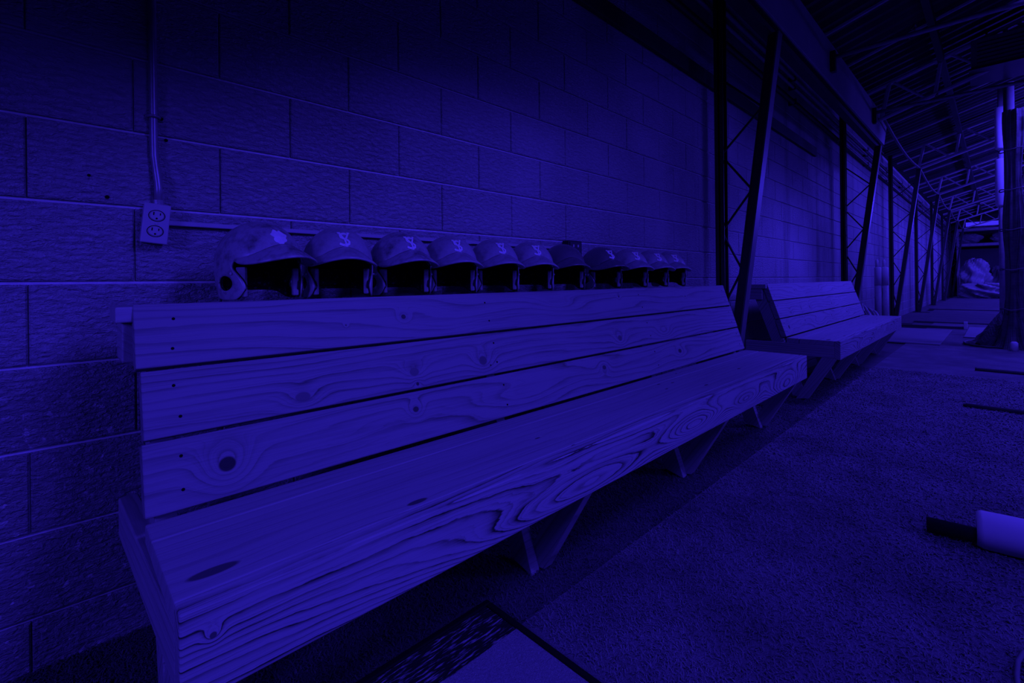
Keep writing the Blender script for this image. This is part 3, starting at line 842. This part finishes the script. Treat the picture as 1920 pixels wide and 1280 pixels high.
# screen legs that reach into the frame from the right
t = thing('screen_leg', (2.24, -1.437, .012), 'black tube with a thick pale foam sleeve lying on the turf', 'tube')
MB().tube([(0, 0, .030), (.10, -1.2, .055)], .026, 16).build('tube', M['black'], t, True)
MB().tube([(.0110, -.128, .058), (.0120, -.143, .058), (.10, -1.18, .085)], [.055, .062, .062], 20).build('foam_sleeve', M['foam'], t, True)
for (xa, ya, lab) in ((4.58, -1.455, 'nearer thin black bar lying on the turf at the right edge'), (6.42, -1.47, 'farther thin black bar lying on the turf at the right edge')):
    t = thing('floor_bar', (xa, ya, .012), lab, 'bar', 'bars on the turf')
    MB().tube([(0, 0, .015), (.02, -1.3, .015)], .0145, 12).build('bar', plain('bar_steel', .10, .3, .5), t, True)
    MB().tube([(-.0005, .010, .0165), (0, -.002, .0165)], .016, 12).build('end_cap', M['black'], t)

t = thing('net_corner', (1.60, -1.66, .012), 'pale cord edge of a net lying in the bottom right corner', 'net')
MB().tube([(.10, -.02, .012), (.055, .002, .016), (0, .012, .02), (-.06, .015, .02), (-.14, .012, .016), (-.30, -.01, .012)], .005, 8).build('edge_cord', M['cord'], t, True)
for q in range(9):
    x = .05 - .035 * q
    MB().tube([(x, .008, .016), (x - .025, -.04, .020), (x + .01, -.11, .012), (x - .02, -.2, .012)], .0028, 6).build('cord', M['cord'], t, True)
    MB().tube([(x, .008, .016), (x + .03, -.05, .014), (x - .01, -.12, .014), (x + .02, -.2, .012)], .0028, 6).build('cord', M['cord'], t, True)
for q in range(3): MB().tube([(-.10 - .03 * q, .02, .012), (-.12 - .03 * q, .045 - .01 * q, .018), (-.16 - .03 * q, .02, .012)], .003, 6).build('cord', M['cord'], t, True)

# pale boards lying on the floor
for (xa, ya, xb, yb, lab) in ((8.45, -1.08, 10.85, -.38, 'large pale board lying on the floor past the second bench'), (9.75, -1.62, 11.7, -1.26, 'small pale board on the floor by the gathered net')):
    o = MB().box((xa, ya, .012), (xb, yb, .030)).build('floor_board', M['panelboard'], None, False, .003); tag(o, lab, 'board', 'pale boards on the floor')
t = thing('floor_beam', (11.35, -.8, .0), 'low dark timber lying across the floor with a pale end block', 'timber')
MB().box((-.05, -.40, .012), (.05, .55, .055)).build('timber', M['tarp_dark'], t, False, .004)
MB().box((-.04, -.45, .012), (.04, -.402, .14)).build('end_block', M['white'], t, False, .004)

# pale upright tubes, a coil of hose
t = thing('tube_bundle', (9.75, -.30, 0), 'two pale capped tubes standing upright together beyond the second bench', 'tubes')
for q, (dx, dy) in enumerate(((-.050, .050), (.022, -.030))):
    body = MB().tube([(dx, dy, 0), (dx, dy, .80)], .046, 18).build('tube', plain('tube_body_%d' % q, .42, .5), t, True)
    MB().tube([(dx, dy, .80), (dx, dy, 1.08), (dx, dy, 1.10)], [.048, .048, .036], 18).build('sleeve', M['white'], t, True)
    MB().tube([(dx - .01, dy + .01, 1.08), (dx - .01, dy + .01, 1.20), (dx - .01, dy + .01, 1.225)], [.022, .022, .013], 12).build('cap', M['white'], t, True)
t = thing('hose_coil', (8.9, -.26, .0), 'coiled hose on the floor behind the end of the second bench', 'hose')
for q in range(4):
    MB().tube([((.17 - .02 * q) * math.cos(s * PI / 10) * (1 if q % 2 else .8), .10 * math.sin(s * PI / 10 + q), .30 + (.22 - .03 * q) * math.sin(s * PI / 10 + q * .5)) for s in range(21)], .018, 8, False).build('loop', M['white'] if q % 2 else M['steel_light'], t, True)
MB().box((-.2, -.13, 0), (.2, .13, .1)).build('hose_tub', M['black'], t, False, .02)

# scrap timber leaning behind the second bench
for q, (ya, lab) in enumerate(((-.10, 'rough plank on the floor under the second bench shelf, against the wall'), (-.24, 'second rough plank on the floor below the second bench'))):
    o = board('scrap_plank', (4.2, ya, .03 + .0 * q), (6.4, ya - .06, .03), .12, .05, (0, 0, 1), M['wood'], None); tag(o, lab, 'plank', 'scrap planks')

# ------------------------------------------------------------------ stored tarps and rack at the far end
def lumpy(name, loc, rx, ry, rz, seed, mat, label, cat, amp=.22, group=None):
    r = random.Random(seed); ph = [(r.uniform(2, 7), r.uniform(2, 7), r.uniform(0, 6), r.uniform(.3, 1)) for _ in range(6)]
    v, f = [], []; n, m = 90, 44
    for j in range(m + 1):
        e = -PI / 2 + PI * j / m
        for i in range(n):
            a = 2 * PI * i / n; k = 1 + amp * sum(w * math.sin(p * a + q * e * 1.3 + s) for p, q, s, w in [(round(x[0]), x[1], x[2], x[3]) for x in ph]) / 3
            k -= amp * .55 * abs(math.sin(5 * a + 4 * e + ph[0][2] + 1.5 * math.sin(3 * e + a))) + amp * .3 * abs(math.sin(9 * a - 7 * e + ph[1][2]))
            ce_ = max(math.cos(e), .001) ** .7
            v.append((rx * ce_ * math.cos(a) * k, ry * ce_ * math.sin(a) * k, max(0, rz * (1 + math.sin(e)) * (.8 + .2 * k))))
    for j in range(m):
        for i in range(n): f.append((j * n + i, j * n + (i + 1) % n, (j + 1) * n + (i + 1) % n, (j + 1) * n + i))
    o = mesh(name, v, f, mat, None, True); o.location = loc
    return tag(o, label, cat, group)


FZ = 0.0
t = thing('storage_rack', (30.2, -1.3, 0), 'tall storage rack holding rolled tarps at the far end', 'rack')
for y in (.95, -1.6): 
    for dx in (-.4, .4): MB().box((dx - .04, y - .04, 0), (dx + .04, y + .04, 3.05)).build('upright', M['steel_light'], t)
for z in (2.30, 2.98): MB().box((-.46, -1.65, z), (.46, 1.0, z + .12)).build('shelf', M['steel_light'], t)
MB().box((.42, -1.55, .5), (.45, .9, 2.2)).build('back_panel', M['farwall'], t)
for q, (y, z, r, lab) in enumerate(((-.66, 2.42, .24, 'rolled pale tarp at the left on the high rack shelf'), (-1.86, 2.42, .25, 'rolled pale tarp at the right on the high rack shelf'), (-1.2, 3.10, .06, 'flat tarp on the topmost rack shelf'))):
    lumpy('tarp_roll', (30.2, y, z), .34, .48, r, 20 + q, M['tarp'], lab, 'tarp', .15, 'tarps on the rack')
lumpy('tarp_pile', (26.6, -1.25, FZ), .6, .85, .34, 5, M['tarp'], 'crumpled pale tarp heap on the floor at the far end', 'tarp', .35, 'tarps on the far floor')
lumpy('tarp_pile', (27.9, -2.3, FZ), .6, .8, .34, 6, M['tarp_dark'], 'low dark tarp heap right of the pale heap at the far end', 'tarp', .35, 'tarps on the far floor')
lumpy('tarp_pile', (28.1, -.95, FZ), .45, .5, .85, 8, M['tarp'], 'tall bagged bundle leaning by the last column', 'bundle', .25, 'tarps on the far floor')
lumpy('tarp_pile', (29.2, -1.9, .0), .4, .7, .72, 9, M['tarp_dark'], 'dark bundle standing behind the heaps at the far end', 'bundle', .25, 'tarps on the far floor')

# ------------------------------------------------------------------ turf pile close to the camera (uncountable)
def pile(name, N, xr, yr, z0, mat, excl, seed, near=(.9, -1.2)):
    g = np.random.default_rng(seed)
    u = g.random(N * 3); x = xr[0] + (xr[1] - xr[0]) * u ** 2.4; y = g.uniform(yr[0], yr[1], N * 3)
    keep = ~((x > excl[0]) & (x < excl[1]) & (y > excl[2]) & (y < excl[3]))
    x, y = x[keep][:N], y[keep][:N]; n = len(x)
    dist = np.hypot(x, y + CAM_D) + .5
    a = g.uniform(0, 2 * PI, n); ln = g.uniform(.008, .017, n) * (.7 + .3 * dist); w = g.uniform(.0007, .0013, n) * (.6 + .45 * dist); h = g.uniform(.002, .009, n)
    ca, sa = np.cos(a), np.sin(a)
    p0 = np.stack([x - sa * w, y + ca * w, np.full(n, z0)], 1); p1 = np.stack([x + sa * w, y - ca * w, np.full(n, z0)], 1)
    bend = g.uniform(-.6, .6, n); ca2, sa2 = np.cos(a + bend), np.sin(a + bend)
    m0 = np.stack([x + ca * ln * .5 - sa * w, y + sa * ln * .5 + ca * w, z0 + h], 1); m1 = np.stack([x + ca * ln * .5 + sa * w, y + sa * ln * .5 - ca * w, z0 + h], 1)
    p2 = np.stack([x + ca * ln * .5 + ca2 * ln * .5, y + sa * ln * .5 + sa2 * ln * .5, z0 + h * .6], 1)
    V = np.stack([p0, p1, m1, m0, p2], 1).reshape(-1, 3)
    b = (np.arange(n) * 5)[:, None]; F = np.concatenate([b + np.array([[0, 1, 2]]), b + np.array([[0, 2, 3]]), b + np.array([[3, 2, 4]])], 0)
    me = bpy.data.meshes.new(name); me.vertices.add(len(V)); me.vertices.foreach_set('co', V.ravel())
    me.loops.add(F.size); me.loops.foreach_set('vertex_index', F.ravel().astype(np.int32))
    me.polygons.add(len(F)); me.polygons.foreach_set('loop_start', np.arange(len(F), dtype=np.int32) * 3)
    me.update(); me.validate(); me.materials.append(mat)
    return link_mesh(name, me)


EX = (-.02, .90, -1.29, -.575)
o = pile('turf_fibres', 110000, (.3, 6.), (-2.3, -.735), .012, M['fibre'], EX, 1); tag(o, 'short flattened fibres of the green turf sheet in the aisle', 'turf', kind='stuff')
o = pile('turf_fibres', 70000, (-.2, 6.), (-.735, -.0), .0, M['fibre_shaded'], EX, 2); tag(o, 'short turf fibres darkened for shade on the strip under the benches', 'turf', kind='stuff')
